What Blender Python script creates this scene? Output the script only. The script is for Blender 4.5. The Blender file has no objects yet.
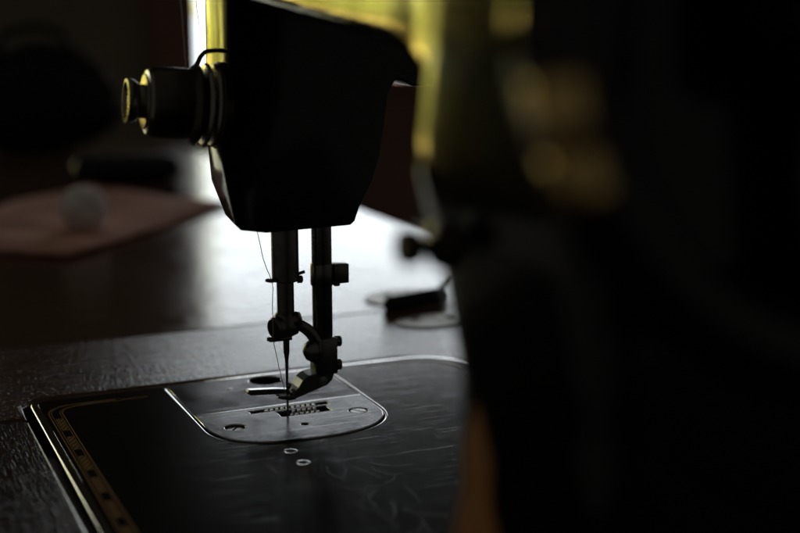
import bpy, bmesh, math, random
from mathutils import Vector, Matrix, noise

random.seed(11)
S = bpy.context.scene
COL = S.collection
MM = 0.001

# ------------------------------------------------------------------ camera
def look_basis(yaw, pitch, roll):
    f = Vector((math.sin(yaw)*math.cos(pitch), math.cos(yaw)*math.cos(pitch), -math.sin(pitch)))
    r = f.cross(Vector((0, 0, 1))).normalized()
    u = r.cross(f)
    c, s = math.cos(roll), math.sin(roll)
    return f, c*r + s*u, -s*r + c*u

cam_d = bpy.data.cameras.new("camera")
cam = bpy.data.objects.new("camera", cam_d)
COL.objects.link(cam)
f, r, u = look_basis(0.4164, 0.1943, -0.0031)
cam.matrix_world = Matrix(((r.x, u.x, -f.x, -0.1375), (r.y, u.y, -f.y, -0.4057), (r.z, u.z, -f.z, 0.1350), (0, 0, 0, 1)))
cam_d.sensor_width = 36
cam_d.lens = 36*1306.5/800
cam_d.clip_start = 0.01
cam_d.clip_end = 100
cam_d.dof.use_dof = True
cam_d.dof.focus_distance = 0.432
cam_d.dof.aperture_fstop = 6.6
cam_d.dof.aperture_blades = 0
S.camera = cam

# ------------------------------------------------------------------ light and exposure
W = bpy.data.worlds.new("World")
S.world = W
W.use_nodes = True
W.node_tree.nodes["Background"].inputs[0].default_value = (1.0, 0.94, 0.84, 1)
W.node_tree.nodes["Background"].inputs[1].default_value = 0.042
S.view_settings.view_transform = 'Standard'
S.view_settings.look = 'None'
S.view_settings.exposure = 0
S.view_settings.gamma = 1
S.cycles.use_denoising = True
S.cycles.max_bounces = 8
S.cycles.sample_clamp_indirect = 6
S.cycles.use_adaptive_sampling = False

SKY = 3.8
lamp_d = bpy.data.lights.new("garden_daylight", 'AREA')      # daylight falling on the garden outside the windows
lamp_d.shape = 'RECTANGLE'; lamp_d.size = 7; lamp_d.size_y = 1.2
lamp_d.energy = 15000
lamp_d.color = (1.0, 0.93, 0.78)
lamp = bpy.data.objects.new("garden_daylight", lamp_d); COL.objects.link(lamp)
lamp.location = (-1.0, 3.5, 3.6)
lamp.rotation_euler = (math.radians(38), 0, 0)

# ------------------------------------------------------------------ materials
def mat(name):
    m = bpy.data.materials.new(name); m.use_nodes = True
    nt = m.node_tree
    return m, nt, nt.nodes["Principled BSDF"]

def N(nt, kind, **kw):
    n = nt.nodes.new(kind)
    for k, v in kw.items():
        if k in n.inputs: n.inputs[k].default_value = v
        else: setattr(n, k, v)
    return n

def coords(nt, scale=(1, 1, 1), rot=(0, 0, 0)):
    tc = N(nt, 'ShaderNodeTexCoord')
    mp = N(nt, 'ShaderNodeMapping')
    mp.inputs['Scale'].default_value = scale
    mp.inputs['Rotation'].default_value = rot
    nt.links.new(tc.outputs['Object'], mp.inputs['Vector'])
    return mp.outputs['Vector']

def ramp(nt, src, stops):
    cr = N(nt, 'ShaderNodeValToRGB')
    el = cr.color_ramp.elements
    while len(el) < len(stops): el.new(0.5)
    for e, (p, c) in zip(el, stops):
        e.position = p
        e.color = c if len(c) == 4 else (*c, 1)
    nt.links.new(src, cr.inputs[0])
    return cr.outputs[0]

def maprange(nt, src, a, b, c, d):
    m = N(nt, 'ShaderNodeMapRange')
    for i, v in zip((1, 2, 3, 4), (a, b, c, d)): m.inputs[i].default_value = v
    nt.links.new(src, m.inputs[0])
    return m.outputs[0]

def bump(nt, bs, src, strength, dist):
    b = N(nt, 'ShaderNodeBump'); b.inputs['Strength'].default_value = strength; b.inputs['Distance'].default_value = dist
    nt.links.new(src, b.inputs['Height'])
    nt.links.new(b.outputs[0], bs.inputs['Normal'])
    return b

def simple(name, col, rough=.5, metal=0.0, spec=.5, nscale=None, rvar=.12, bumpd=0):
    m, nt, bs = mat(name)
    bs.inputs['Base Color'].default_value = (*col, 1)
    bs.inputs['Roughness'].default_value = rough
    bs.inputs['Metallic'].default_value = metal
    bs.inputs['Specular IOR Level'].default_value = spec
    if nscale:
        nz = N(nt, 'ShaderNodeTexNoise', Scale=nscale, Detail=6.0, Roughness=.65)
        nt.links.new(coords(nt), nz.inputs['Vector'])
        nt.links.new(maprange(nt, nz.outputs[0], .3, .7, max(.02, rough-rvar), rough+rvar), bs.inputs['Roughness'])
        mix = N(nt, 'ShaderNodeMix'); mix.data_type = 'RGBA'
        mix.inputs[6].default_value = (*[c*.65 for c in col], 1); mix.inputs[7].default_value = (*[min(1, c*1.3) for c in col], 1)
        nt.links.new(nz.outputs[0], mix.inputs[0]); nt.links.new(mix.outputs[2], bs.inputs['Base Color'])
        if bumpd: bump(nt, bs, nz.outputs[0], .5, bumpd)
    return m

def scratched(name, col, metal, rlo, rhi, spec=.5, sc=1.0, depth=.00002, wear=None, run=1.0, few=0.0, blot=1.0):
    """old polished surface: blotchy gloss and fine directional scratches"""
    m, nt, bs = mat(name)
    bs.inputs['Base Color'].default_value = (*col, 1)
    bs.inputs['Metallic'].default_value = metal
    bs.inputs['Specular IOR Level'].default_value = spec
    n1 = N(nt, 'ShaderNodeTexNoise', Scale=70*sc*blot, Detail=7.0, Roughness=.7)
    nt.links.new(coords(nt), n1.inputs['Vector'])
    n2 = N(nt, 'ShaderNodeTexNoise', Scale=1.0, Detail=2.0, Roughness=.5, Distortion=.25)
    nt.links.new(coords(nt, (22*sc*run, 1300*sc, 300), (0, 0, .35)), n2.inputs['Vector'])
    n3 = N(nt, 'ShaderNodeTexNoise', Scale=1.0, Detail=2.0, Roughness=.5, Distortion=.25)
    nt.links.new(coords(nt, (900*sc, 26*sc*run, 300), (0, 0, -.75)), n3.inputs['Vector'])
    n4 = N(nt, 'ShaderNodeTexNoise', Scale=1500*sc, Detail=3.0, Roughness=.7)
    nt.links.new(coords(nt), n4.inputs['Vector'])
    s2 = maprange(nt, n2.outputs[0], .62+few, .74+few, 0, 1); s3 = maprange(nt, n3.outputs[0], .66, .76, 0, .8)
    s4 = maprange(nt, n4.outputs[0], .35, .65, 0, .5)
    def plus(x, y_):
        q = N(nt, 'ShaderNodeMath', operation='ADD'); nt.links.new(x, q.inputs[0]); nt.links.new(y_, q.inputs[1]); return q.outputs[0]
    marks = plus(plus(s2, s3), s4)
    rr = plus(maprange(nt, n1.outputs[0], .34, .68, rlo, rhi), maprange(nt, marks, 0, 1.2, 0, .10))
    nt.links.new(rr, bs.inputs['Roughness'])
    bump(nt, bs, marks, .6, depth)
    if wear:
        mix = N(nt, 'ShaderNodeMix'); mix.data_type = 'RGBA'
        mix.inputs[6].default_value = (*col, 1); mix.inputs[7].default_value = (*wear, 1)
        nt.links.new(maprange(nt, n1.outputs[0], .5, .72, 0, 1), mix.inputs[0])
        nt.links.new(mix.outputs[2], bs.inputs['Base Color'])
    return m

M = {}
M['japan'] = scratched('black_japan_enamel', (.004, .004, .0045), 0, .05, .12, .5, .6, .000010)
M['bed_black'] = scratched('worn_black_bed_enamel', (.006, .006, .007), 0, .105, .14, .28, .9, .000012, (.011, .011, .012), 2.0, .0, 3.5)
M['edge'] = simple('worn_bare_edge', (.62, .60, .58), .13, 1.0, .5, 260, .07)
M['plate'] = scratched('brushed_plate_steel', (.10, .10, .12), 1.0, .08, .17, .5, 1.0, .000012, (.10, .10, .105))
M['needle_plate'] = scratched('worn_needle_plate_steel', (.16, .16, .17), 1.0, .12, .28, .5, .8, .000016, (.13, .13, .135))
M['steel'] = scratched('dark_old_steel', (.20, .195, .19), 1.0, .2, .42, .5, 1.0, .00002, (.09, .085, .08))
M['nickel'] = scratched('worn_nickel', (.30, .28, .23), 1.0, .14, .34, .5, .8, .00002, (.25, .22, .15))
M['tension'] = scratched('tarnished_tension_metal', (.09, .083, .065), 1.0, .22, .42, .5, .9, .00002, (.07, .065, .05))
M['screw'] = scratched('bright_screw_steel', (.55, .54, .53), 1.0, .2, .4, .5, 1.0, .00002, (.3, .3, .3))
M['pit'] = simple('oily_dark_recess', (.004, .004, .004), .6)
M['gold'] = simple('faded_gold_transfer', (.52, .26, .05), .6, 0, .05, 900, .15)
M['gold_paint'] = simple('warm_gold_paint', (.64, .29, .12), .4, 0, .5, 200, .15)
M['gold_faint'] = simple('rubbed_gold_transfer', (.05, .034, .014), .2, 0, .4, 700, .08)
M['gold_glint'] = simple('rim_glint_gold', (1.0, .60, .22), .2, 1.0, .5, 300, .08)  # bright gold for the beads that stand in for glints on the wheel rim
M['thread'] = simple('grey_cotton_thread', (.8, .75, .64), .85)
M['hinge_metal'] = simple('old_brass_hinge', (.16, .145, .11), .38, 1.0, .5, 500, .12)
M['hinge_dark'] = simple('dark_hinge_knuckle', (.018, .016, .015), .5, .6, .5, 500, .12)

def wood(name, along_x, rlo, rhi, bumpd, col1, col2, speck=(150, 420)):
    m, nt, bs = mat(name)
    sc = (14, 240, 60) if along_x else (240, 14, 60)
    n1 = N(nt, 'ShaderNodeTexNoise', Scale=1.0, Detail=6.0, Roughness=.6, Distortion=.4)
    nt.links.new(coords(nt, sc), n1.inputs['Vector'])
    sc2 = (speck[0], speck[1], 200) if along_x else (speck[1], speck[0], 200)
    n2 = N(nt, 'ShaderNodeTexNoise', Scale=1.0, Detail=4.0, Roughness=.65, Distortion=.5)
    nt.links.new(coords(nt, sc2, (0, 0, .12)), n2.inputs['Vector'])
    n3 = N(nt, 'ShaderNodeTexNoise', Scale=14.0, Detail=4.0, Roughness=.6)
    nt.links.new(coords(nt), n3.inputs['Vector'])
    nt.links.new(ramp(nt, n1.outputs[0], [(.3, col1), (.7, col2)]), bs.inputs['Base Color'])
    bs.inputs['Specular IOR Level'].default_value = .5 if rlo < .12 else .36
    pores = maprange(nt, n2.outputs[0], .40, .66, 0, 1)
    a = N(nt, 'ShaderNodeMath', operation='MULTIPLY_ADD'); a.inputs[1].default_value = .35
    nt.links.new(n1.outputs[0], a.inputs[0]); nt.links.new(pores, a.inputs[2])
    nt.links.new(maprange(nt, n3.outputs[0], .3, .7, rlo, rhi), bs.inputs['Roughness'])
    bump(nt, bs, a.outputs[0], .8, bumpd)
    return m

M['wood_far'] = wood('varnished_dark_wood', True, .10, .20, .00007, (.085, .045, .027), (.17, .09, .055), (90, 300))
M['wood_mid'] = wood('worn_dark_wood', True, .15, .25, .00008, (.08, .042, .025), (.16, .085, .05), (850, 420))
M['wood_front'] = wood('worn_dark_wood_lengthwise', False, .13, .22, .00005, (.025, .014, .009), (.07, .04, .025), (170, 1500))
M['wall'] = simple('dim_olive_wall', (.15, .128, .085), .9, 0, .2, 6)
M['panel'] = simple('red_brown_wood_panel', (.15, .075, .055), .6, 0, .2, 8)
M['casing'] = simple('red_brown_window_wood', (.15, .07, .048), .6, 0, .3, 12)
M['case'] = simple('black_case_leather', (.008, .008, .008), .55, 0, .4, 120)
M['bag'] = simple('black_bag_cloth', (.009, .009, .009), .8, 0, .3, 60)
M['bark'] = simple('tree_bark', (.06, .045, .03), .9, 0, .2, 30)
M['ground'] = simple('dry_garden_ground', (.34, .24, .10), .95, 0, .2, 3)

# woven pink cloth
m, nt, bs = mat('faded_pink_cloth')
nz = N(nt, 'ShaderNodeTexNoise', Scale=18.0, Detail=5.0)
nt.links.new(coords(nt), nz.inputs['Vector'])
nt.links.new(ramp(nt, nz.outputs[0], [(.3, (.56, .25, .175)), (.7, (.74, .36, .26))]), bs.inputs['Base Color'])
bs.inputs['Roughness'].default_value = .9; bs.inputs['Specular IOR Level'].default_value = .25
wv = N(nt, 'ShaderNodeTexNoise', Scale=900.0, Detail=2.0); nt.links.new(coords(nt), wv.inputs['Vector'])
bump(nt, bs, wv.outputs[0], .4, .0004)
M['cloth'] = m
m, nt, bs = mat('grey_white_cotton')
bs.inputs['Base Color'].default_value = (.95, .91, .89, 1); bs.inputs['Roughness'].default_value = 1
bs.inputs['Specular IOR Level'].default_value = .1
M['cotton'] = m

def leafmat(name, c1, c2):
    m, nt, bs = mat(name)
    oi = N(nt, 'ShaderNodeTexNoise', Scale=3.0, Detail=4.0)
    nt.links.new(coords(nt), oi.inputs['Vector'])
    c = ramp(nt, oi.outputs[0], [(.35, c1), (.65, c2)])
    nt.links.new(c, bs.inputs['Base Color'])
    bs.inputs['Roughness'].default_value = .6
    tr = N(nt, 'ShaderNodeBsdfTranslucent'); nt.links.new(c, tr.inputs[0])
    mx = N(nt, 'ShaderNodeMixShader'); mx.inputs[0].default_value = .4
    nt.links.new(bs.outputs[0], mx.inputs[1]); nt.links.new(tr.outputs[0], mx.inputs[2])
    nt.links.new(mx.outputs[0], nt.nodes['Material Output'].inputs[0])
    return m
M['leaf'] = leafmat('yellow_green_leaves', (.19, .21, .03), (.36, .34, .06))
M['leaf2'] = leafmat('dry_yellow_leaves', (.34, .23, .04), (.42, .38, .08))

m = bpy.data.materials.new('bright_overcast_sky'); m.use_nodes = True
nt = m.node_tree; nt.nodes.clear()
em = N(nt, 'ShaderNodeEmission'); em.inputs[0].default_value = (.88, .95, 1.0, 1); em.inputs[1].default_value = SKY
out = N(nt, 'ShaderNodeOutputMaterial'); nt.links.new(em.outputs[0], out.inputs[0])
M['sky'] = m

# ------------------------------------------------------------------ mesh helpers (millimetres in, metres out)
def obj(name, bm, m, parent=None, smooth=40, loc=None):
    me = bpy.data.meshes.new(name)
    slab = isinstance(bm, bpy.types.Mesh)
    if slab: me = bm; me.name = name
    else:
        bmesh.ops.recalc_face_normals(bm, faces=bm.faces)
        bm.to_mesh(me); bm.free()
    if smooth:
        me.polygons.foreach_set('use_smooth', [True]*len(me.polygons))
        me.set_sharp_from_angle(angle=math.radians(smooth))
        if slab:
            for pl in me.polygons:
                if abs(pl.normal.z) > .99: pl.use_smooth = False
    for q in (m if isinstance(m, (list, tuple)) else [m]): me.materials.append(q)
    o = bpy.data.objects.new(name, me); COL.objects.link(o)
    if parent: o.parent = parent
    if loc: o.location = [v*MM for v in loc]
    return o

def empty(name, loc=(0, 0, 0)):
    o = bpy.data.objects.new(name, None); COL.objects.link(o)
    o.empty_display_size = .02; o.location = [v*MM for v in loc]
    return o

def tag(o, label=None, cat=None, group=None, kind=None):
    if label: o['label'] = label
    if cat: o['category'] = cat
    if group: o['group'] = group
    if kind: o['kind'] = kind
    return o

def V(p): return Vector(p)*MM

def add_box(bm, c, s, bev=0, rot=None):
    res = bmesh.ops.create_cube(bm, size=1)
    vs = res['verts']
    mt = Matrix.Translation(V(c)) @ (rot.to_4x4() if rot else Matrix()) @ Matrix.Diagonal((s[0]*MM, s[1]*MM, s[2]*MM, 1))
    bmesh.ops.transform(bm, matrix=mt, verts=vs)
    if bev:
        es = list({e for v in vs for e in v.link_edges})
        bmesh.ops.bevel(bm, geom=es, offset=bev*MM, segments=2, affect='EDGES', profile=.5)

def frame(d):
    d = Vector(d).normalized()
    a = Vector((0, 0, 1)) if abs(d.z) < .9 else Vector((1, 0, 0))
    x = a.cross(d).normalized(); y = d.cross(x)
    return x, y, d

def add_lathe(bm, o, d, prof, n=40, cap=True):
    """prof: list of (radius, height along d)"""
    x, y, d = frame(d)
    rings = []
    for rad, h in prof:
        ring = [bm.verts.new(V(Vector(o) + d*h + (x*math.cos(t)+y*math.sin(t))*rad)) for t in (2*math.pi*k/n for k in range(n))]
        rings.append(ring)
    for a, b in zip(rings, rings[1:]):
        for k in range(n): bm.faces.new((a[k], a[(k+1) % n], b[(k+1) % n], b[k]))
    if cap:
        bm.faces.new(rings[0][::-1]); bm.faces.new(rings[-1])

def add_torus(bm, o, d, R, r, n=72, k=16, sx=1.0):
    x, y, d = frame(d)
    rings = []
    for i in range(n):
        t = 2*math.pi*i/n
        e = x*math.cos(t)+y*math.sin(t)
        rings.append([bm.verts.new(V(Vector(o) + e*(R + r*math.cos(q)) + d*(r*sx*math.sin(q)))) for q in (2*math.pi*j/k for j in range(k))])
    for i in range(n):
        a, b = rings[i], rings[(i+1) % n]
        for j in range(k): bm.faces.new((a[j], a[(j+1) % k], b[(j+1) % k], b[j]))

def add_tube(bm, pts, rad, n=10, cap=True):
    pts = [Vector(p) for p in pts]
    rads = rad if isinstance(rad, (list, tuple)) else [rad]*len(pts)
    rings = []; px = None
    for i, p in enumerate(pts):
        t = (pts[min(i+1, len(pts)-1)] - pts[max(i-1, 0)]).normalized()
        if px is None: x, y, _ = frame(t)
        else:
            x = (px - t*px.dot(t)).normalized(); y = t.cross(x)
        px = x
        rings.append([bm.verts.new(V(p + (x*math.cos(a)+y*math.sin(a))*rads[i])) for a in (2*math.pi*k/n for k in range(n))])
    for a, b in zip(rings, rings[1:]):
        for k in range(n): bm.faces.new((a[k], a[(k+1) % n], b[(k+1) % n], b[k]))
    if cap:
        bm.faces.new(rings[0][::-1]); bm.faces.new(rings[-1])

def spline(pts, n=8):
    pts = [Vector(p) for p in pts]
    out = []
    for i in range(len(pts)-1):
        p0, p1, p2, p3 = pts[max(i-1, 0)], pts[i], pts[i+1], pts[min(i+2, len(pts)-1)]
        for k in range(n):
            t = k/n
            out.append(.5*((2*p1)+(p2-p0)*t+(2*p0-5*p1+4*p2-p3)*t*t+(3*p1-p0-3*p2+p3)*t**3))
    out.append(pts[-1])
    return out

def add_loft(bm, sections):
    rings = [[bm.verts.new(V(p)) for p in s] for s in sections]
    n = len(rings[0])
    for a, b in zip(rings, rings[1:]):
        for k in range(n): bm.faces.new((a[k], a[(k+1) % n], b[(k+1) % n], b[k]))
    bm.faces.new(rings[0][::-1]); bm.faces.new(rings[-1])

def sup(cx, cy, a, b, e, n=48):
    """superellipse outline"""
    pts = []
    for k in range(n):
        t = 2*math.pi*k/n
        c, s = math.cos(t), math.sin(t)
        pts.append((cx + a*math.copysign(abs(c)**(2/e), c), cy + b*math.copysign(abs(s)**(2/e), s)))
    return pts

def rrect(x0, x1, y0, y1, rad, n=8):
    """rounded rectangle; rad = (x0y0, x1y0, x1y1, x0y1)"""
    if not isinstance(rad, (tuple, list)): rad = (rad,)*4
    pts = []
    for (cx, cy, q), R in zip(((x0, y0, math.pi), (x1, y0, 1.5*math.pi), (x1, y1, 0), (x0, y1, .5*math.pi)), rad):
        ox = cx + (R if cx == x0 else -R); oy = cy + (R if cy == y0 else -R)
        if R <= 0: pts.append((cx, cy)); continue
        for k in range(n+1):
            t = q + .5*math.pi*k/n
            pts.append((ox + R*math.cos(t), oy + R*math.sin(t)))
    return pts

def rr_section(x0, x1, y0, y1, R, n=10):
    return rrect(x0, x1, y0, y1, (R, R, R, R), n)

def circle(cx, cy, R, n=40): return [(cx+R*math.cos(2*math.pi*k/n), cy+R*math.sin(2*math.pi*k/n)) for k in range(n)]

def slab_mesh(loops, z0, z1, bev=0.0, seg=2):
    """flat plate: first loop outline, the others holes; rounded edges"""
    cu = bpy.data.curves.new('outline', 'CURVE'); cu.dimensions = '2D'; cu.fill_mode = 'BOTH'
    for lp in loops:
        sp = cu.splines.new('POLY'); sp.points.add(len(lp)-1); sp.use_cyclic_u = True
        for q, p in zip(sp.points, lp): q.co = (p[0]*MM, p[1]*MM, 0, 1)
    cu.extrude = (z1-z0)/2*MM - bev*MM
    cu.bevel_depth = bev*MM; cu.bevel_resolution = seg; cu.offset = -bev*MM
    o = bpy.data.objects.new('outline', cu); COL.objects.link(o)
    dg = bpy.context.evaluated_depsgraph_get()
    me = bpy.data.meshes.new_from_object(o.evaluated_get(dg))
    bpy.data.objects.remove(o); bpy.data.curves.remove(cu)
    me.transform(Matrix.Translation((0, 0, (z0+z1)/2*MM)))
    me.materials.clear()
    bm = bmesh.new(); bm.from_mesh(me); bmesh.ops.remove_doubles(bm, verts=bm.verts, dist=1e-7); bmesh.ops.recalc_face_normals(bm, faces=bm.faces); bm.to_mesh(me); bm.free()
    return me

def evaluated(o):
    dg = bpy.context.evaluated_depsgraph_get(); dg.update()
    me = bpy.data.meshes.new_from_object(o.evaluated_get(dg))
    mats = list(o.data.materials); o.modifiers.clear()
    o.data = me
    return o

def strip(bm, pts, w, z, closed=False):
    """flat ribbon of width w along a polyline, lying at height z"""
    pts = [Vector((p[0], p[1])) for p in pts]
    n = len(pts); rows = []
    for i, p in enumerate(pts):
        a = pts[i-1] if (i or closed) else p
        b = pts[(i+1) % n] if (i < n-1 or closed) else p
        t = (b-a)
        if t.length == 0: t = Vector((1, 0))
        t.normalize(); nn = Vector((-t.y, t.x))*w/2
        rows.append((bm.verts.new(V((p.x+nn.x, p.y+nn.y, z))), bm.verts.new(V((p.x-nn.x, p.y-nn.y, z)))))
    for i in range(n if closed else n-1):
        a, b = rows[i], rows[(i+1) % n]
        bm.faces.new((a[0], b[0], b[1], a[1]))

# ------------------------------------------------------------------ setting: wall, windows, garden
WY = 3000
W1 = (785, 2900, -43, 770)          # window openings x0,x1,z0,z1
W2 = (-1350, -160, -68, 640)
wl = slab_mesh([rrect(-8000, 8000, -800, 4200, 0)] + [[(w[0], w[2]), (w[1], w[2]), (w[1], w[3]), (w[0], w[3])] for w in (W1, W2)], -60, 60)
wl.transform(Matrix.Rotation(math.pi/2, 4, 'X'))
w = obj('wall', wl, M['wall'], None, 0, (0, WY+60, 0)); tag(w, kind='structure')

def window(wd, label, boards):
    x0, x1, z0, z1 = wd
    t = empty('window', ((x0+x1)/2, WY, z0)); tag(t, label, 'window')
    L = lambda p: (p[0]-(x0+x1)/2, p[1]-WY, p[2]-z0)
    cw = 128
    for nm, c, s in (('jamb', (x0-cw/2, WY-14, (z0+z1)/2), (cw, 26, z1-z0+2*cw)), ('jamb', (x1+cw/2, WY-14, (z0+z1)/2), (cw, 26, z1-z0+2*cw)),
                     ('lintel', ((x0+x1)/2, WY-14, z1+cw/2), (x1-x0-4, 24, cw))):
        bm = bmesh.new(); add_box(bm, L(c), s, 3); obj(nm, bm, M['casing'], t, 30)
    bm = bmesh.new(); add_box(bm, L(((x0+x1)/2, WY-20, z0-14)), (x1-x0-6, 60, 24), 4); obj('sill', bm, M['casing'], t, 30)
    if boards:
        bm = bmesh.new(); add_box(bm, L(((x0+x1)/2, WY-10, z0-350)), (x1-x0-10, 16, 640), 3); obj('apron_panel', bm, M['panel'], t, 30)
    return t
window(W1, 'bright window with dark red-brown wooden casing behind the sewing machine head', True)
window(W2, 'wide window looking on yellow-green garden trees, left of the bright window', True)

bm = bmesh.new()
vs = [bm.verts.new(V(p)) for p in ((-14000, 9000, -900), (14000, 9000, -900), (14000, 9000, 7000), (-14000, 9000, 7000))]
bm.faces.new(vs)
tag(obj('sky', bm, M['sky'], None, 0), kind='structure')
bm = bmesh.new()
vs = [bm.verts.new(V(p)) for p in ((-14000, 3130, -801), (14000, 3130, -801), (14000, 9000, -801), (-14000, 9000, -801))]
bm.faces.new(vs)
tag(obj('ground', bm, M['ground'], None, 0), kind='structure')

def tree(x, y, h, rx, rz, label, m, n, seed, low=0.2):
    rnd = random.Random(seed)
    t = empty('garden_tree', (x, y, -800)); tag(t, label, 'tree', 'garden trees outside the window')
    bm = bmesh.new()
    add_tube(bm, spline([(0, 0, 0), (30, 20, h*.25), (-20, 0, h*.5), (10, 10, h*.8)], 5), [60-2.4*i for i in range(16)], 8)
    for k in range(6):
        a = rnd.random()*6.28; zz = h*(.25+.09*k)
        add_tube(bm, spline([(0, 0, zz), (math.cos(a)*rx*.35, math.sin(a)*rx*.35, zz+h*.08), (math.cos(a)*rx*.8, math.sin(a)*rx*.8, zz+h*.2)], 4), [24-2.2*i for i in range(9)], 6)
    obj('trunk', bm, M['bark'], t)
    bm = bmesh.new()
    clumps = []
    for k in range(34):
        a = rnd.random()*6.28; q = rnd.random()**.5; zz = rnd.uniform(low, 1.0)
        clumps.append(Vector((math.cos(a)*rx*q*(1.1-.5*abs(zz-.5)), math.sin(a)*rx*q*.8, h*zz)))
    for k in range(n):
        c = clumps[k % len(clumps)]
        p = c + Vector((rnd.gauss(0, rx*.16), rnd.gauss(0, rx*.16), rnd.gauss(0, rz*.14)))
        s = rnd.uniform(28, 60)
        q = Vector((rnd.gauss(0, 1), rnd.gauss(0, 1), rnd.gauss(0, 1))).normalized()
        xx, yy, _ = frame(q)
        l = [bm.verts.new(V(p + xx*s*a + yy*s*b)) for a, b in ((-1, 0), (-.2, .45), (1, 0), (-.2, -.45))]
        bm.faces.new(l)
    obj('crown', bm, m, t, 0)
tree(-2900, 5000, 1350, 520, 420, 'yellow-green garden tree farthest left outside the left window', M['leaf'], 4200, 1, .3)
tree(-2150, 5250, 1420, 520, 420, 'yellow-green garden tree second from the left outside the window', M['leaf'], 3900, 2, .3)
tree(-1450, 5000, 1260, 480, 400, 'yellow-green garden tree behind the middle of the left window', M['leaf'], 3900, 3, .3)
tree(-160, 5150, 1300, 460, 420, 'yellow-green garden tree between the two windows', M['leaf'], 3600, 8, .3)
tree(-820, 5200, 1380, 480, 420, 'yellow-green garden tree just right of the middle of the left window', M['leaf'], 3900, 7, .3)
tree(1155, 5300, 2700, 270, 500, 'slim tall garden tree with leaves hanging into the bright window', M['leaf'], 5200, 4, .35)
tree(-2500, 4100, 800, 520, 300, 'low dry yellow bush farther left below the window', M['leaf2'], 3600, 5, .2)
tree(-600, 4080, 790, 560, 300, 'low dry yellow bush nearest the bright window', M['leaf2'], 3400, 9, .2)
tree(-1550, 4050, 790, 560, 300, 'low dry yellow bush in the middle below the left window', M['leaf2'], 3600, 6, .2)

# ------------------------------------------------------------------ table
BX0, BX1, BYF, BYN = -78.7, 88.0, 52.2, -318
table = empty('wooden_table', (0, 0, -745)); tag(table, 'dark worn wooden sewing table with a board seam and round hinge', 'table')
OFF = (0, 0, 745)
TX0, TX1, TYN, TYF = -175, 197, -520, 935
def board(name, loops, m, z0=-22, z1=-.25, bev=.9):
    me = slab_mesh(loops, z0, z1, bev)
    return obj(name, me, m, table, 35, OFF)
board('far_board', [rrect(TX0, TX1, 130.4, TYF, 4)], M['wood_far'])
g = 1.5
cut = rrect(BX0-g-1.2, BX1+g, BYN-g, BYF+g, (8, 8, 24, 8))
# middle board reaches back round the far side of the bed
board('middle_board', [[(TX0, 31.5), (BX0-g-1.4, 31.5), (BX0-g-1.0, BYF-6), (BX0-g+6, BYF+g)] +
      [(66, BYF+.6), (76, 46.5), (84, 41), (BX1+g-1, 33), (BX1+g+.4, 24)] + [(BX1+g+.4, -100), (TX1, -100), (TX1, 129.6), (TX0, 129.6)]], M['wood_mid'], -22, -.05, 1.6)
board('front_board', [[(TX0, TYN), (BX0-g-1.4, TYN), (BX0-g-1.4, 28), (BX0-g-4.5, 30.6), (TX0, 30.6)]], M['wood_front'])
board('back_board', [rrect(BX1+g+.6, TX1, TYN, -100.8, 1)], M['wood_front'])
board('near_board', [rrect(BX0-g-.6, BX1+g, TYN, BYN-g, 1)], M['wood_mid'])
bm = bmesh.new()
for sx in (-1, 1): add_box(bm, ((TX0+TX1)/2 + sx*((TX1-TX0)/2-40), (TYN+TYF)/2, -65), (20, TYF-TYN-90, 84), 2)
for y in (TYN+50, TYF-50): add_box(bm, ((TX0+TX1)/2, y, -66), (TX1-TX0-101, 20, 82), 2)
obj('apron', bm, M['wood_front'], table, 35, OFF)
for x in (TX0+45, TX1-45):
    for y in (TYN+45, TYF-45):
        bm = bmesh.new(); add_lathe(bm, (x, y, -745), (0, 0, 1), [(16, 0), (22, 60), (18, 120), (26, 420), (30, 560), (30, 640)], 24)
        obj('leg', bm, M['wood_front'], table, 40, OFF)
# round hinge across the seam
hg = obj('hinge', slab_mesh([sup(0, 0, 21, 17, 2, 56), circle(10, 6, 2.4, 20), circle(-8, 7, 2.2, 20)], 0, .8, .3), M['hinge_metal'], table, 35, (112, 150, 745-.25))
obj('leaf_plate', slab_mesh([sup(0, 0, 17.5, 11.5, 2, 56), circle(10.5, 2.2, 2.6, 20), circle(-6, 5.5, 2.4, 20)], 0, .8, .3), M['hinge_metal'], hg, 35, (-9.5, -48.5, 0))
bm = bmesh.new()
d = Vector((35.5, 10.5, 0)).normalized(); c0 = Vector((92.5, 129.5, 2.4)) - Vector((112, 150, -.25))
prof = [(.4, -1), (2.2, -.5), (3.4, .8), (3.8, 2.5), (3.8, 33), (3.4, 35), (2.2, 36.5), (.4, 37)]
add_lathe(bm, c0, d, prof, 28)
obj('knuckle', bm, M['hinge_dark'], hg, 60)
bm = bmesh.new()
add_tube(bm, spline([c0 + d*30 + Vector((0, 0, 2)), c0 + d*40 + Vector((2, 8, 3)), c0 + d*46 + Vector((3, 14, 4))], 6), 1.4, 10)
obj('hinge_arm', bm, M['hinge_dark'], hg, 60)

# ------------------------------------------------------------------ sewing machine
mach = empty('sewing_machine', (0, 0, 0))
tag(mach, 'old black sewing machine with gold transfers set flush in the table', 'sewing machine')

# bed with the cut-out for the plates
def plate_outline(gap):
    pts = [(-29.8-gap, 51.0), (-29.8-gap, -2)]
    # rounded D towards the pillar
    L, Rr, yb = -29.8-gap, 31.0+gap, -28.0-gap
    cx = (L+Rr)/2; a = (Rr-L)/2
    arc = []
    for k in range(33):
        t = math.pi + math.pi*k/32
        c, s = math.cos(t), math.sin(t)
        arc.append((cx + a*math.copysign(abs(c)**(2/2.5), c), -3 + (25+gap)*math.copysign(abs(s)**(2/2.5), s)))
    return arc
hole = [(-30.3, 56)] + plate_outline(.5) + [(31.5, 56)]
outer = rrect(BX0, BX1, BYN, BYF, (8, 8, 10, 6.5), 8)
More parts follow.
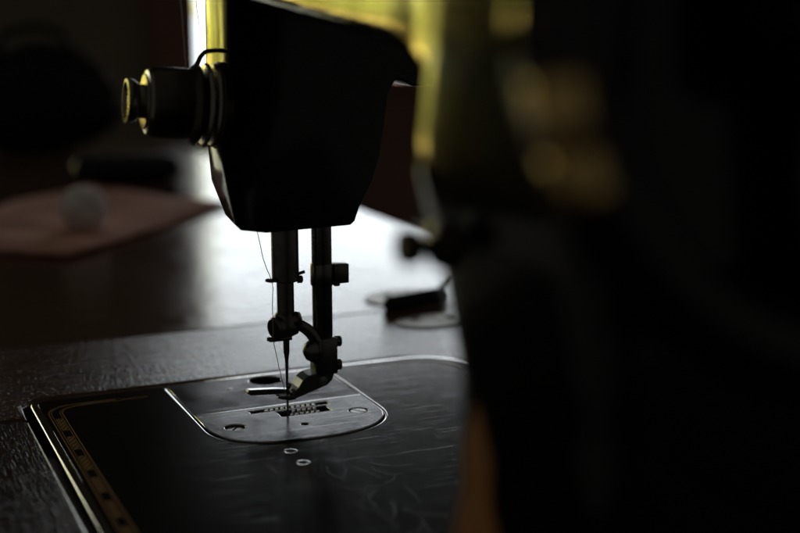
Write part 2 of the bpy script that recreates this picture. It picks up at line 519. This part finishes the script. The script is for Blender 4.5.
# the bed outline runs round the plates: the slide plate reaches the far edge
far_y = BYF
o1 = []
for p in rrect(BX0, BX1, BYN, BYF, (8, 8, 24, 6.5), 10): o1.append(p)
i_far = max(i for i, p in enumerate(o1) if abs(p[1]-BYF) < 1e-6 and p[0] > 40)
opening = plate_outline(.5)
opening = [(-30.3, BYF-2.75)] + opening[1:] + [(31.5, BYF-2.75)]
rim_w = 2.7
inner = rrect(BX0+rim_w, BX1-rim_w, BYN+rim_w, BYF-rim_w, (5.5, 5.5, 21.5, 4), 10)
i_f = max(i for i, p in enumerate(inner) if abs(p[1]-(BYF-rim_w)) < 1e-6 and p[0] > 40)
bed_loop = inner[:i_f+1] + [(32.3, BYF-rim_w)] + plate_outline(1.3)[1:][::-1] + [(-31.1, BYF-rim_w)] + inner[i_f+1:]
me = slab_mesh([bed_loop], -9, 0, .04, 1)
def sweep_rim(name, loop, prof, m, closed=True, parent=None):
    # worn rounded rim: profile (distance towards the plate's solid side, z) swept along an outline
    pts = [Vector(p) for p in loop]; n = len(pts); bm = bmesh.new(); rows = []
    clean = [p for i, p in enumerate(pts) if (p-pts[i-1]).length > .02]
    # subdivide long runs so that wear can vary
    dense = []
    for i, p in enumerate(clean):
        q = clean[(i+1) % len(clean)]
        k = max(1, int((q-p).length/4)) if (closed or i < len(clean)-1) else 1
        for j in range(k): dense.append(p+(q-p)*j/k)
    pts = dense; n = len(pts)
    for i, p in enumerate(pts):
        a = pts[i-1] if (closed or i) else p; b = pts[(i+1) % n] if (closed or i < n-1) else p
        t = (b-a).normalized(); nn = Vector((-t.y, t.x))
        wv = noise.noise((p.x*.05, p.y*.05, 3.3))
        rows.append([bm.verts.new(V((p.x+nn.x*(d_*(1+.15*wv)), p.y+nn.y*(d_*(1+.15*wv)), z_+.012*wv*(z_ > -.2)))) for d_, z_ in prof])
    for i in range(n if closed else n-1):
        A, B = rows[i], rows[(i+1) % n]
        for j in range(len(prof)-1): bm.faces.new((A[j], A[j+1], B[j+1], B[j]))
    o = obj(name, bm, m, parent or mach, 0)
    o.data.polygons.foreach_set('use_smooth', [True]*len(o.data.polygons))
    return o
bed = obj('bed', me, [M['bed_black'], M['edge']], mach, 50)
for pl in me.polygons:
    c = pl.center
    if c.z > -.0009 and .25 < pl.normal.z < .93: pl.material_index = 1
sweep_rim('bed_rim', o1, [(2.9, -.015), (2.5, .016), (2.0, .006), (1.4, -.03), (.85, -.085), (.55, -.145), (.36, -.25), (.13, -.53), (0, -1.0), (-.06, -1.8), (-.06, -9)], M['edge'])
sweep_rim('opening_rim', opening[::-1], [(1.0, -.02), (.9, .05), (.65, .03), (.4, -.02), (.2, -.12), (.05, -.35), (-.05, -.8), (-.05, -8)], M['edge'])
bm = bmesh.new(); add_box(bm, (0, 12, -10.5), (70, 84, 3)); obj('bed_recess', bm, M['pit'], mach, 0)
bm = bmesh.new(); add_box(bm, (0, 0, 0), (170-8, 362, 18), 3)
obj('bed_underside', bm, M['pit'], mach, 0, (4.6, -133, -22))

# slide plate with finger hole
def worn(o):
    for pl in o.data.polygons:
        if .15 < pl.normal.z < .97: pl.material_index = 1
    return o
sl = slab_mesh([[(-29.6, 11.5), (30.8, 11.5), (30.8, BYF-2.6), (-29.6, BYF-2.6)], circle(5.9, 42.6, 6.0, 40)], -1.6, .12, .4, 3)
worn(obj('slide_plate', sl, [M['plate'], M['edge']], mach, 50))
bm = bmesh.new(); add_lathe(bm, (-9.5, 36.5, .05), (0, 0, 1), [(.9, 0), (.9, .12), (.5, .2)], 16); obj('slide_plate_pin', bm, M['screw'], mach, 50)

# needle plate
npl = plate_outline(0)
nloop = [(-29.8, 10.9)] + npl + [(31.0, 10.9)]
slotA = [(-11.6, 4.0), (16.6, 4.0), (16.6, 7.2), (-11.6, 7.2)]
slotB = [(-3.2, -3.6), (14.6, -3.6), (14.6, 2.9), (-3.2, 2.9)]
me = slab_mesh([nloop, slotA, slotB, circle(-21, -7.7, 3.3), circle(22.9, -7.3, 3.3), circle(1.2, -13.8, 1.35, 24)], -1.6, .45, .32, 3)
nplate = worn(obj('needle_plate', me, [M['needle_plate'], M['edge']], mach, 50))
for (x, y, a, dz) in ((-21, -7.7, .9, -.35), (22.9, -7.3, 2.2, .05)):
    bm = bmesh.new()
    rot = Matrix.Rotation(a, 3, 'Z')
    n = 36; R = 2.95
    for sgn in (1, -1):                                   # slotted head: two halves either side of the slot
        ang0 = math.asin(.34/R)
        pts = [(R*math.cos(t), R*math.sin(t)) for t in [ang0 + (math.pi-2*ang0)*k/18 for k in range(19)]]
        top = [bm.verts.new(V(rot @ Vector((px*.9, sgn*max(py*.9, .34), dz+.25)))) for px, py in pts]
        mid = [bm.verts.new(V(rot @ Vector((px, sgn*py, dz)))) for px, py in pts]
        bot = [bm.verts.new(V(rot @ Vector((px, sgn*py, dz-1)))) for px, py in pts]
        bm.faces.new(top)
        for A, B in ((top, mid), (mid, bot)):
            for k in range(len(pts)):
                k2 = (k+1) % len(pts); bm.faces.new((A[k], A[k2], B[k2], B[k]))
    add_lathe(bm, (0, 0, dz-1.4), (0, 0, 1), [(R, 0), (R, .7)], 36)
    obj('plate_screw', bm, M['screw'], nplate, 40, (x, y, 0))

sweep_rim('plate_lip', [(30.7, 10.75), (-29.5, 10.75)], [(1.5, .44), (1.3, .475), (.9, .46), (.5, .43), (.25, .39), (.1, .3), (0, .1)], M['edge'], False, nplate)
# feed dogs: bars of saw teeth in the slots
def feed(y0, y1, x0, x1, z):
    bm = bmesh.new(); pitch = 1.9; n = int((x1-x0)/pitch)
    add_box(bm, ((x0+x1)/2, (y0+y1)/2, z-2.2), (x1-x0, y1-y0, 3))
    for k in range(n):
        xa = x0 + pitch*k
        v = [bm.verts.new(V(p)) for p in ((xa+.1, y0, z-.75), (xa+pitch*.85, y0, z-.75), (xa+pitch*.85, y1, z-.75), (xa+.1, y1, z-.75), (xa+.35, y0+.2, z+.35), (xa+pitch*.7, y0+.2, z+.3), (xa+pitch*.7+.5, y1-.2, z+.4), (xa+.85, y1-.2, z+.4))]
        for q in ((4, 5, 6, 7), (0, 1, 5, 4), (1, 2, 6, 5), (2, 3, 7, 6), (3, 0, 4, 7), (3, 2, 1, 0)): bm.faces.new([v[i] for i in q])
    return obj('feed_dog', bm, M['screw'], mach, 20)
feed(4.5, 6.7, -6.8, 12.3, .15)
feed(.7, 2.5, 1.6, 11.5, .15)
feed(-3.2, -1.5, -.5, 11.8, .1)

# two small screws / oil holes in the bed in front of the plate
for y in (-36.5, -48):
    bm = bmesh.new(); add_lathe(bm, (-11.8, y, 0), (0, 0, 1), [(2.3, -.02), (2.15, .09), (1.9, .08), (1.55, .02), (1.3, -.1), (1.1, -.4), (.1, -.5)], 36, False)
    obj('oil_hole', bm, M['edge'], mach, 60)

# gold line decoration along the bed edges
bm = bmesh.new(); Z = .03
def border(off, xend):
    X = -74.4 + off; Yc = 41.8 - off*.55; R = 9.5 - off*.6
    pts = [(X+.6, -300), (X, 0), (X, Yc-R)]
    for k in range(1, 9):
        t = math.pi - .5*math.pi*k/8
        pts.append((X+R+R*math.cos(t), Yc-R+R*math.sin(t)))
    pts.append((xend, Yc+.3))
    return pts
for off, w_ in ((0, .38), (.85, .22), (3.7, .22), (4.5, .38)): strip(bm, border(off, -50), w_, Z)
y = 27.0; k = 0
while y > -290:                                            # panels of wavy lines with plain gaps between
    for j, xo in enumerate((-72.9, -72.35, -71.8, -71.25)):
        strip(bm, [(xo + .16*math.sin(t*2.1+j*1.7), y - t) for t in [q*.6 for q in range(24)]], .3, Z)
    y -= 20.5
for j, yo in enumerate((39.5, 40.2, 40.9, 41.5)):
    strip(bm, [(x_, yo + .12*math.sin(x_*1.9+j)) for x_ in [-62+.5*q for q in range(25)]], .3, Z)
for s in (1, -1):                                          # crossed point at the end
    strip(bm, [(-50, 40.3+1.6*s), (-46, 40.3), (-42.5, 40.3-1.0*s), (-38.5, 40.3)], .3, Z)
# far corner at the back of the bed
for off, w_ in ((4.0, .4), (5, .25), (8, .25), (9, .4)):
    c = [(38+off, BYF-off*.8), (60, BYF-off*.85)]
    for k in range(9):
        t = .5*math.pi - .5*math.pi*k/8; R = 24-off*.7
        c.append((BX1-off-R+R*math.cos(t), BYF-off*.85-R+R*math.sin(t)))
    c.append((BX1-off, -60))
    strip(bm, c, w_, Z)
obj('border_transfer', bm, M['gold'], mach, 0)
# rubbed medallion transfer in front of the pillar
bm = bmesh.new(); rnd = random.Random(4)
for k in range(26):
    x0, y0 = 4 + rnd.uniform(-14, 22), -50 - 70*rnd.random()
    a = rnd.uniform(-2.2, -1.1); cv = rnd.uniform(-.12, .12); pts = []; p = Vector((x0, y0))
    for i in range(16):
        pts.append((p.x, p.y)); p = p + Vector((math.cos(a), math.sin(a)))*.9; a += cv
    strip(bm, pts, rnd.uniform(.25, .8), .028)
obj('medallion_transfer', bm, M['gold_faint'], mach, 0)

# arm and pillar: one casting, grown together
bm = bmesh.new()
st = [  # y, x0, x1, z0, z1, squareness
    (8, -21, 38, 138, 190, 7), (-18, -22, 39, 137.5, 190, 7), (-50, -22, 39, 135, 190, 7), (-80, -22.5, 38, 132.5, 190, 7), (-110, -24.2, 38, 130, 190, 7),
    (-135, -26.6, 37, 128.5, 190, 7), (-155, -29.0, 37, 127, 190, 6), (-168, -31.5, 37, 125, 190, 5), (-177, -33.4, 37, 121.5, 190, 4.4), (-184, -34.6, 37, 118, 190, 4), (-191, -35.2, 37, 112, 190, 3.8),
    (-218, -35.6, 37, 104, 190, 3.6), (-240, -35, 36, 100, 188, 3.2), (-250, -27, 29, 108, 178, 2.8)]
add_loft(bm, [[(x, yy, z) for x, z in rr_section(x0, x1, z0, z1, 3+60/(e*e))] for (yy, x0, x1, z0, z1, e) in st])
pz = [(0.4, -44, 44, -256, -180, 3), (8, -42, 42, -254, -183, 3), (20, -37, 38, -251, -189, 3), (40, -34.2, 36, -249, -193, 3), (70, -34.5, 36, -249, -192, 3), (88, -36.4, 37, -249, -188, 3), (98, -37.6, 37, -250, -184.5, 3),
      (105, -38.4, 37, -250, -181.6, 3), (112, -37.8, 37, -250, -181.2, 3), (120, -36.7, 37, -250, -180.8, 3), (128, -35.5, 37, -250, -180, 3), (150, -34, 36, -250, -178, 3)]
add_loft(bm, [[(x, yy, z) for x, yy in rr_section(x0, x1, y0, y1, 10 if z > 30 else 20)] for (z, x0, x1, y0, y1, e) in pz])
arm = obj('arm', bm, M['japan'], mach, 0)
md = arm.modifiers.new('grow', 'REMESH'); md.mode = 'VOXEL'; md.voxel_size = .0012; md.use_smooth_shade = True
ms = arm.modifiers.new('soft', 'SMOOTH'); ms.factor = .5; ms.iterations = 8
evaluated(arm)
arm.data.polygons.foreach_set('use_smooth', [True]*len(arm.data.polygons))

# head casing
near = [(-22.4, 186), (-22.6, 150), (-22.9, 119.5), (-25.0, 105), (-26.4, 93), (-24.2, 80.5), (-21.9, 69.6), (-20.2, 67.4), (-11.8, 66.0), (16.7, 66.6), (18.2, 67.8), (19.9, 72.4), (24.3, 80), (27, 88), (28.8, 98.5), (30.2, 108), (32.6, 112.6), (34.4, 112.9), (38.5, 110.6), (46, 110.5), (47, 150), (47, 186)]
farp = [(-23.0, 186), (-23.2, 150), (-23.8, 119.5), (-24.1, 105), (-24.3, 93), (-23.4, 81.0), (-19.2, 69.6), (-17.2, 67.2), (-11.0, 66.0), (15.0, 66.4), (16.5, 67.6), (18.4, 72.4), (22.8, 80), (25.5, 88), (27.2, 98.5), (28.6, 108), (31, 112.8), (33, 113.2), (37, 111.0), (44, 111), (45, 150), (45, 186)]
def inset(pts, k):
    cx, cz = 3, 125
    return [(cx+(x-cx)*k, cz+(z-cz)*(.5+.5*k)) for x, z in pts]
secs = [[(x, -18, z) for x, z in near], [(x, 2.5, z) for x, z in farp], [(x, 13, z) for x, z in inset(farp, .9)], [(x, 21, z) for x, z in inset(farp, .74)]]
bm = bmesh.new(); add_loft(bm, secs)
bmesh.ops.recalc_face_normals(bm, faces=bm.faces)
es = [e for e in bm.edges if len(e.link_faces) == 2 and e.calc_face_angle(0) > math.radians(50)]
bmesh.ops.bevel(bm, geom=es, offset=1.9*MM, segments=5, affect='EDGES', profile=.5, clamp_overlap=True)
obj('head', bm, M['japan'], mach, 30)
bm = bmesh.new(); add_loft(bm, [[(x, 20.6, z) for x, z in inset(farp, .72)], [(x, 22.4, z) for x, z in inset(farp, .70)]])
obj('face_plate', bm, M['nickel'], mach, 30)

# needle bar, clamp, needle
bm = bmesh.new()
add_lathe(bm, (.15, 0, 46.3), (0, 0, 1), [(4.2, 0), (4.55, .4), (4.55, 24)], 36)
nb = obj('needle_bar', bm, M['steel'], mach, 40)
bm = bmesh.new(); add_lathe(bm, (0, 0, 30), (0, 0, 1), [(2.9, 0), (2.9, 17)], 32); obj('bar_rod', bm, M['steel'], nb, 40)
bm = bmesh.new()
add_lathe(bm, (-5.2, -1.5, 46.6), (0, 0, 1), [(1.2, 0), (2.1, .3), (2.1, .9), (1.2, 1.2)], 20)
add_box(bm, (-3.6, -.8, 47.2), (2.6, 1.6, .9), .2)
obj('thread_guide', bm, M['steel'], nb, 40)
bm = bmesh.new(); add_tube(bm, [(3.5, -1.2, 48.4), (6.4, -1.6, 49.2)], .55, 10); add_lathe(bm, (3.6, -2, 46.9), (1, -.2, 0), [(1.3, 0), (1.3, 1.5), (.8, 1.9)], 18)
obj('guide_screw', bm, M['steel'], nb, 40)
bm = bmesh.new()
add_lathe(bm, (-.2, 0, 27.5), (0, 0, 1), [(2.6, 0), (4.4, 1.0), (4.9, 3), (4.6, 6), (3.4, 7.6), (2.9, 8.2)], 32)
add_lathe(bm, (2.2, -1.5, 32.8), (.8, -.5, .25), [(2.9, 0), (3.0, 1.4), (2.4, 2.5), (.5, 2.8)], 24)
add_lathe(bm, (-2.2, -1.2, 31.0), (-1, -.35, -.1), [(3.2, 0), (3.9, .6), (3.9, 2.4), (3.3, 3.2), (.4, 3.3)], 28)
cl = obj('needle_clamp', bm, M['steel'], nb, 35)
bm = bmesh.new(); add_box(bm, (-2.0, -.5, 26.9), (7.2, 3.2, 1.5), .5); add_lathe(bm, (-5.4, -.7, 26.2), (0, 0, 1), [(1.0, 0), (1.6, .4), (1.6, 1.2), (1, 1.5)], 20)
obj('clamp_guide', bm, M['steel'], cl, 40)
bm = bmesh.new(); add_lathe(bm, (0, 0, -3), (0, 0, 1), [(.05, 0), (.36, 2.2), (.4, 10), (.46, 17), (.62, 22), (1.05, 25), (1.1, 29)], 20)
obj('needle', bm, M['steel'], nb, 60)

# presser bar, guide bracket, foot
bm = bmesh.new(); add_lathe(bm, (13.1, 0, 13.6), (0, 0, 1), [(3.1, 0), (3.4, .4), (3.4, 60)], 32)
pb = obj('presser_bar', bm, M['steel'], mach, 40)
bm = bmesh.new()
add_lathe(bm, (13.1, 0, 43.8), (0, 0, 1), [(3.7, 0), (3.9, .3), (3.9, 7.2), (3.7, 7.5)], 32)
add_box(bm, (19.2, -.3, 47.6), (5.2, 5.6, 6.6), .35)
add_lathe(bm, (18.0, -1.0, 43.2), (0, 0, 1), [(.9, 0), (1.2, .3), (1.2, 1.6)], 18)
obj('bar_bracket', bm, M['steel'], pb, 40)
bm = bmesh.new(); add_box(bm, (13.2, -.4, 19.6), (7.6, 7.4, 12.6), .5)
sk = obj('foot_shank', bm, M['steel'], pb, 40)
for z in (25.0, 16.8):
    bm = bmesh.new(); add_lathe(bm, (16.8, -1.4, z-.9), (1, -.15, 0), [(1.9, 0), (1.9, 2.0), (1.6, 2.3), (.3, 2.3)], 22)
    obj('shank_bolt', bm, M['steel'], sk, 40)
bm = bmesh.new()
add_lathe(bm, (10.2, -2.6, 22.0), (-1, -.05, 0), [(4.0, 0), (4.5, .4), (4.5, 1.4), (4.1, 1.9), (3.0, 4.0), (1.2, 5.0), (.2, 5.1)], 30)
obj('thumb_screw', bm, M['steel'], sk, 40)
bm = bmesh.new(); add_tube(bm, spline([(2.4, -1.8, 31.2), (4.6, -2.6, 31.0), (7.4, -3.2, 28.6), (9.6, -3.2, 25.0)], 6), [1.7]*3+[2.0]*13+[2.0]*3, 14)
obj('clamp_arm', bm, M['steel'], sk, 60)
# foot: sole with two toes and raised hinge block
def prism(bm, poly, y0, y1, drop=0):
    a = [bm.verts.new(V((x, y0, z))) for x, z in poly]; b = [bm.verts.new(V((x, y1, z-drop))) for x, z in poly]
    bm.faces.new(a); bm.faces.new(b[::-1])
    for k in range(len(poly)):
        k2 = (k+1) % len(poly); bm.faces.new((a[k], b[k], b[k2], a[k2]))
def bev_all(bm, o_):
    bmesh.ops.recalc_face_normals(bm, faces=bm.faces)
    es = [e for e in bm.edges if len(e.link_faces) == 2 and e.calc_face_angle(0) > math.radians(28)]
    bmesh.ops.bevel(bm, geom=es, offset=o_*MM, segments=2, affect='EDGES', profile=.5, clamp_overlap=True)
bm = bmesh.new()
prism(bm, [(-13.6, 8.5), (-12.6, 7.8), (-1, 6.9), (1.5, 7.0), (1.5, 8.3), (-3, 9.0), (-13.2, 9.8)], .9, 4.4, .3)
prism(bm, [(-4.6, 7.0), (-2, 6.3), (-.5, 5.9), (1.8, 6.0), (2.0, 7.4), (-4.4, 8.0)], -4.0, -.9, .25)
prism(bm, [(.6, 6.0), (4.5, 6.9), (13.4, 9.7), (15.0, 11.2), (15.8, 13.2), (14.9, 14.3), (9, 14.0), (6.6, 13.6), (4.4, 12.2), (2.8, 9.8), (.6, 8.0)], -3.6, 3.9)
bev_all(bm, .3)
ft = obj('presser_foot', bm, M['steel'], pb, 14)
bm = bmesh.new(); add_lathe(bm, (11.5, -4.3, 11.4), (0, 1, 0), [(.2, 0), (1.5, .2), (1.5, 8.8), (.2, 9)], 20); obj('hinge_pin', bm, M['screw'], ft, 40)
bm = bmesh.new(); rnd = random.Random(9)
for k in range(3):
    p = Vector((.6+rnd.random()*2.6, -2.5+rnd.random()*4, 8.2+k*1.0)); add_lathe(bm, p, (-.6, -.4, .6), [(.8, 0), (.75, .5), (.2, .8)], 10)
obj('foot_spring', bm, M['steel'], ft, 40)

# thread tension on the front of the head
to = Vector((-24.6, -11.5, 106.0)); td = Vector((-1, .06, .08)).normalized()
ten = obj('tension_assembly', bmesh.new(), M['tension'], mach, 0)
bm = bmesh.new()
add_lathe(bm, to, td, [(13.2, -2), (13.4, .5), (12.6, 1.2), (8, 1.4)], 48)
bm.to_mesh(ten.data); bm.free(); ten.data.polygons.foreach_set('use_smooth', [True]*len(ten.data.polygons)); ten.data.set_sharp_from_angle(angle=.7)
for h in (2.0, 4.6):
    bm = bmesh.new(); add_lathe(bm, to + td*h, td, [(4, -.5), (9, -.6), (12.6, -1.0), (12.9, -.5), (12.2, .3), (8, .9), (4, 1)], 48)
    obj('tension_disc', bm, M['nickel'], ten, 35)
bm = bmesh.new()
add_lathe(bm, to + td*6.0, td, [(6, 0), (11.6, .2), (12.6, 1.4), (11.6, 2.6), (10.8, 3.2), (10.9, 8), (10.6, 14.2), (10.2, 15.2)], 48)
for k in range(5): add_torus(bm, to + td*(17.6 + k*.0), td, 9.6, .55, 40, 8)
obj('spring_housing', bm, M['tension'], ten, 35)
bm = bmesh.new(); add_lathe(bm, to + td*21.0, td, [(6, -1), (9.8, -.8), (10.2, .2), (9.6, 1.2), (8.4, 1.5), (8.2, 2.0), (6, 2.2)], 44); obj('tension_washer', bm, M['nickel'], ten, 35)
bm = bmesh.new(); add_lathe(bm, to + td*22.6, td, [(5.2, 0), (5.2, 2.0), (5.8, 2.5), (6.5, 3.4), (6.75, 5.1), (6.6, 5.7), (5.8, 5.8), (5.3, 5.3), (4.8, 3.6), (.4, 3.6)], 44)
obj('tension_nut', bm, M['nickel'], ten, 35)
bm = bmesh.new(); add_lathe(bm, to + td*22, td, [(2.2, 0), (2.2, 5.2), (1.6, 5.6), (.2, 5.6)], 20); obj('tension_stud', bm, M['tension'], ten, 35)
bm = bmesh.new()
add_tube(bm, spline([(-21.5, -9, 122.8), (-25, -9.5, 122.7), (-27.5, -10, 122.4), (-29.2, -10, 121.0), (-30.2, -10, 119.2), (-31.4, -10, 117.6)], 6), .75, 10)
obj('check_wire', bm, M['tension'], ten, 60)
# stitch length knob on the pillar
bm = bmesh.new(); add_lathe(bm, (-33, -199, 93.6), (-1, 0, .02), [(5.5, -3), (5.2, 3.5), (4.2, 6.5), (1.6, 7.5), (1.6, 9), (3.2, 9.4), (3.6, 10.2), (3.6, 12.4), (3.0, 13.2), (.3, 13.4)], 28)
obj('stitch_knob', bm, M['tension'], mach, 40)

# handwheel at the pillar end
hw = obj('handwheel', bmesh.new(), M['japan'], mach, 0)
bm = bmesh.new(); add_torus(bm, (0, -262, 137), (0, 1, 0), 52.3, 6.2, 96, 20, 1.1)
bm.to_mesh(hw.data); bm.free(); hw.data.polygons.foreach_set('use_smooth', [True]*len(hw.data.polygons))
bm = bmesh.new(); add_lathe(bm, (0, -247, 137), (0, -1, 0), [(12, -3), (13, 8), (18, 10), (18, 24), (15, 27), (4, 28)], 40); obj('hub', bm, M['japan'], hw, 40)
for k in range(3):
    a = math.radians(35 + 120*k)
    bm = bmesh.new(); add_tube(bm, [(14*math.cos(a), -262, 137+14*math.sin(a)), (28*math.cos(a), -264, 137+28*math.sin(a)), (46*math.cos(a), -262, 137+46*math.sin(a))], [7, 5.6, 6.4], 16)
    obj('spoke', bm, M['japan'], hw, 60)
for a0, a1 in ((9.5, 17), (19, 27)):                     # glints on the rim's gold ring, shaped as two short raised beads
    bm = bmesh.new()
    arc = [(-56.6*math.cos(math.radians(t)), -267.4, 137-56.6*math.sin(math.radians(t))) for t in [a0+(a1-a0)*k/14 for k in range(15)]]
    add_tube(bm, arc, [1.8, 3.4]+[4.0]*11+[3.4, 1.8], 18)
    obj('rim_glint', bm, M['gold_glint'], hw, 60)
# gold transfers on the pillar
def on_pillar(z, yy):
    # front flank of the pillar, a hair proud of the enamel
    for A, B in zip(pz, pz[1:]):
        if A[0] <= z <= B[0]:
            q = (z-A[0])/(B[0]-A[0]); return (A[1]+(B[1]-A[1])*q - .35, yy, z)
def leaf_patch(tc, tw, z0, z1, n=18):
    g_ = []
    for j in range(n+1):
        q = j/n; w_ = tw*max(.06, math.sin(math.pi*min(1, .18+q*.82))**.7)*(1+.18*math.sin(q*17))
        g_.append([bm.verts.new(V(on_pillar(z0+(z1-z0)*q, tc + w_*(i/4-.5)))) for i in range(5)])
    for j in range(n):
        for i in range(4): bm.faces.new((g_[j][i], g_[j][i+1], g_[j+1][i+1], g_[j+1][i]))
for a_ in ((-207, 15, 20, 66),):
    bm = bmesh.new(); leaf_patch(*a_)
    obj('pillar_transfer', bm, M['gold_paint'], mach, 60)

# ------------------------------------------------------------------ thread
rnd = random.Random(2)
thr = empty('sewing_thread', (0, 0, 0)); tag(thr, 'thin pale thread running from tension knob down to the needle', 'thread')
def strand(name, pts, rad, fuzz=0, n=10):
    bm = bmesh.new()
    ps = spline(pts, n)
    add_tube(bm, [p + Vector((rnd.gauss(0, .05), rnd.gauss(0, .05), 0)) for p in ps], rad, 6)
    if fuzz:
        for p in ps[::1]:
            for k in range(fuzz):
                q = Vector((rnd.gauss(0, .35), rnd.gauss(0, .35), rnd.gauss(0, .4)))
                add_tube(bm, [p, p+q*.6, p+q], .025, 3)
    obj(name, bm, M['thread'], thr, 0)
strand('spool_run', [(-35.8, -10, 162), (-35.2, -10, 145), (-34.6, -10, 136), (-34.2, -10, 126), (-33.8, -10, 117.5), (-33, -10, 112)], .18, 3, 14)
strand('take_up_run', [(-31.2, -10, 150), (-30.0, -10, 135), (-28.4, -10, 123.5), (-28.0, -10, 119)], .12)
strand('needle_run', [(-9.9, -.5, 66.5), (-7.6, -1.2, 54), (-5.6, -3.3, 46.8), (-5.6, -3.2, 40), (-5.4, -2.4, 30), (-5.2, -2, 26.6), (-3.2, -1.4, 17), (-1.2, -.7, 9), (-.3, -.3, 5)], .13)

# ------------------------------------------------------------------ things on the far part of the table
# pink cloth, folded double
A, B, C_, D = Vector((-17, 318)), Vector((121, 470)), Vector((48, 612)), Vector((-128, 425))
bm = bmesh.new(); n = 44; g2 = []
for lay in (0, 1):
    gg = []
    for j in range(n+1):
        row = []
        for i in range(n+1):
            s, t = i/n, j/n
            p = A*(1-s)*(1-t) + B*s*(1-t) + C_*s*t + D*(1-s)*t
            e = min(s, 1-s, t, 1-t)
            h = 3.2 + 2.2*noise.noise((p.x*.02, p.y*.02, 1)) + 1.2*noise.noise((p.x*.06, p.y*.06, 5))
            z = .1 + (h if lay else h-2.6)*(1 if e > .03 else .75)
            row.append(bm.verts.new(V((p.x + 2*noise.noise((p.y*.03, 3, 1)), p.y + 2*noise.noise((p.x*.03, 8, 1)), max(z, .02 if not lay else .5)))))
        gg.append(row)
    g2.append(gg)
    for j in range(n):
        for i in range(n): bm.faces.new((gg[j][i], gg[j][i+1], gg[j+1][i+1], gg[j+1][i]))
lo, hi = g2
ring = lambda G: [G[0][i] for i in range(n)] + [G[j][n] for j in range(n)] + [G[n][n-i] for i in range(n)] + [G[n-j][0] for j in range(n)]
a_, b_ = ring(lo), ring(hi)
for k in range(len(a_)): bm.faces.new((a_[k], a_[(k+1) % len(a_)], b_[(k+1) % len(a_)], b_[k]))
tag(obj('folded_cloth', bm, M['cloth'], None, 60), 'faded pink folded cloth lying flat on the dark table', 'cloth')

# cotton ball
bm = bmesh.new(); bmesh.ops.create_icosphere(bm, subdivisions=5, radius=1)
for v in bm.verts:
    p = v.co.copy()
    d_ = 1 + .34*noise.noise(p*1.7) + .26*noise.noise(p*3.6) + .12*noise.noise(p*9)
    v.co = Vector((p.x*13.5*d_, p.y*13*d_, p.z*11.5*d_))*MM
rnd = random.Random(7)
for k in range(420):
    q = Vector((rnd.gauss(0, 1), rnd.gauss(0, 1), rnd.gauss(0, 1))).normalized()
    tng = q.cross(Vector((rnd.gauss(0, 1), rnd.gauss(0, 1), rnd.gauss(0, 1)))).normalized()
    p0 = q*11
    add_tube(bm, [p0, p0+q*3+tng*2, p0+q*3.2+tng*5, p0+q*1.5+tng*7.5], .16, 3)
tag(obj('cotton_ball', bm, M['cotton'], None, 70, (7, 403, 14.5)), 'grey-white fluffy cotton ball resting on the pink cloth', 'cotton ball')

# black case with metal clasps
case = empty('spectacle_case', (86, 640, 0)); tag(case, 'slim black rounded case lying behind the pink cloth', 'case')
bm = bmesh.new()
add_loft(bm, [[(x, yy, z) for yy, z in sup(0, 11, 16*k, 11*k, 2.6, 32)] for x, k in ((-42, .5), (-40, .78), (-36, .95), (-28, 1), (28, 1), (36, .95), (40, .78), (42, .5))])
cb = obj('shell', bm, M['case'], case, 50); 
for sx in (-1, 1):
    bm = bmesh.new(); add_lathe(bm, (sx*40.5, -6, 15), (sx, -.5, .5), [(3.2, -2), (3.2, .6), (2.5, 1.2), (.5, 1.4)], 20); obj('clasp', bm, M['hinge_metal'], case, 40)
case.rotation_euler = (0, 0, math.radians(-15))

# slumped bag at the far end
bag = empty('soft_bag', (58, 905, 0)); tag(bag, 'black rounded soft bag slumped at the far end of the table', 'bag')
bm = bmesh.new(); bmesh.ops.create_icosphere(bm, subdivisions=5, radius=1)
for v in bm.verts:
    p = v.co.copy()
    d_ = 1 + .14*noise.noise(p*1.5 + Vector((3, 1, 0))) + .05*noise.noise(p*5)
    z = p.z*52*d_ + 50
    v.co = V((p.x*(88 if z < 40 else 78)*d_, p.y*24*d_, max(z, .05 + .4*abs(p.x))))
obj('bag_body', bm, M['bag'], bag, 70)
bm = bmesh.new(); add_tube(bm, spline([(-38, -6, 92), (-30, -14, 112), (0, -16, 119), (26, -14, 110), (34, -6, 88)], 8), 4, 10); obj('strap', bm, M['bag'], bag, 60)
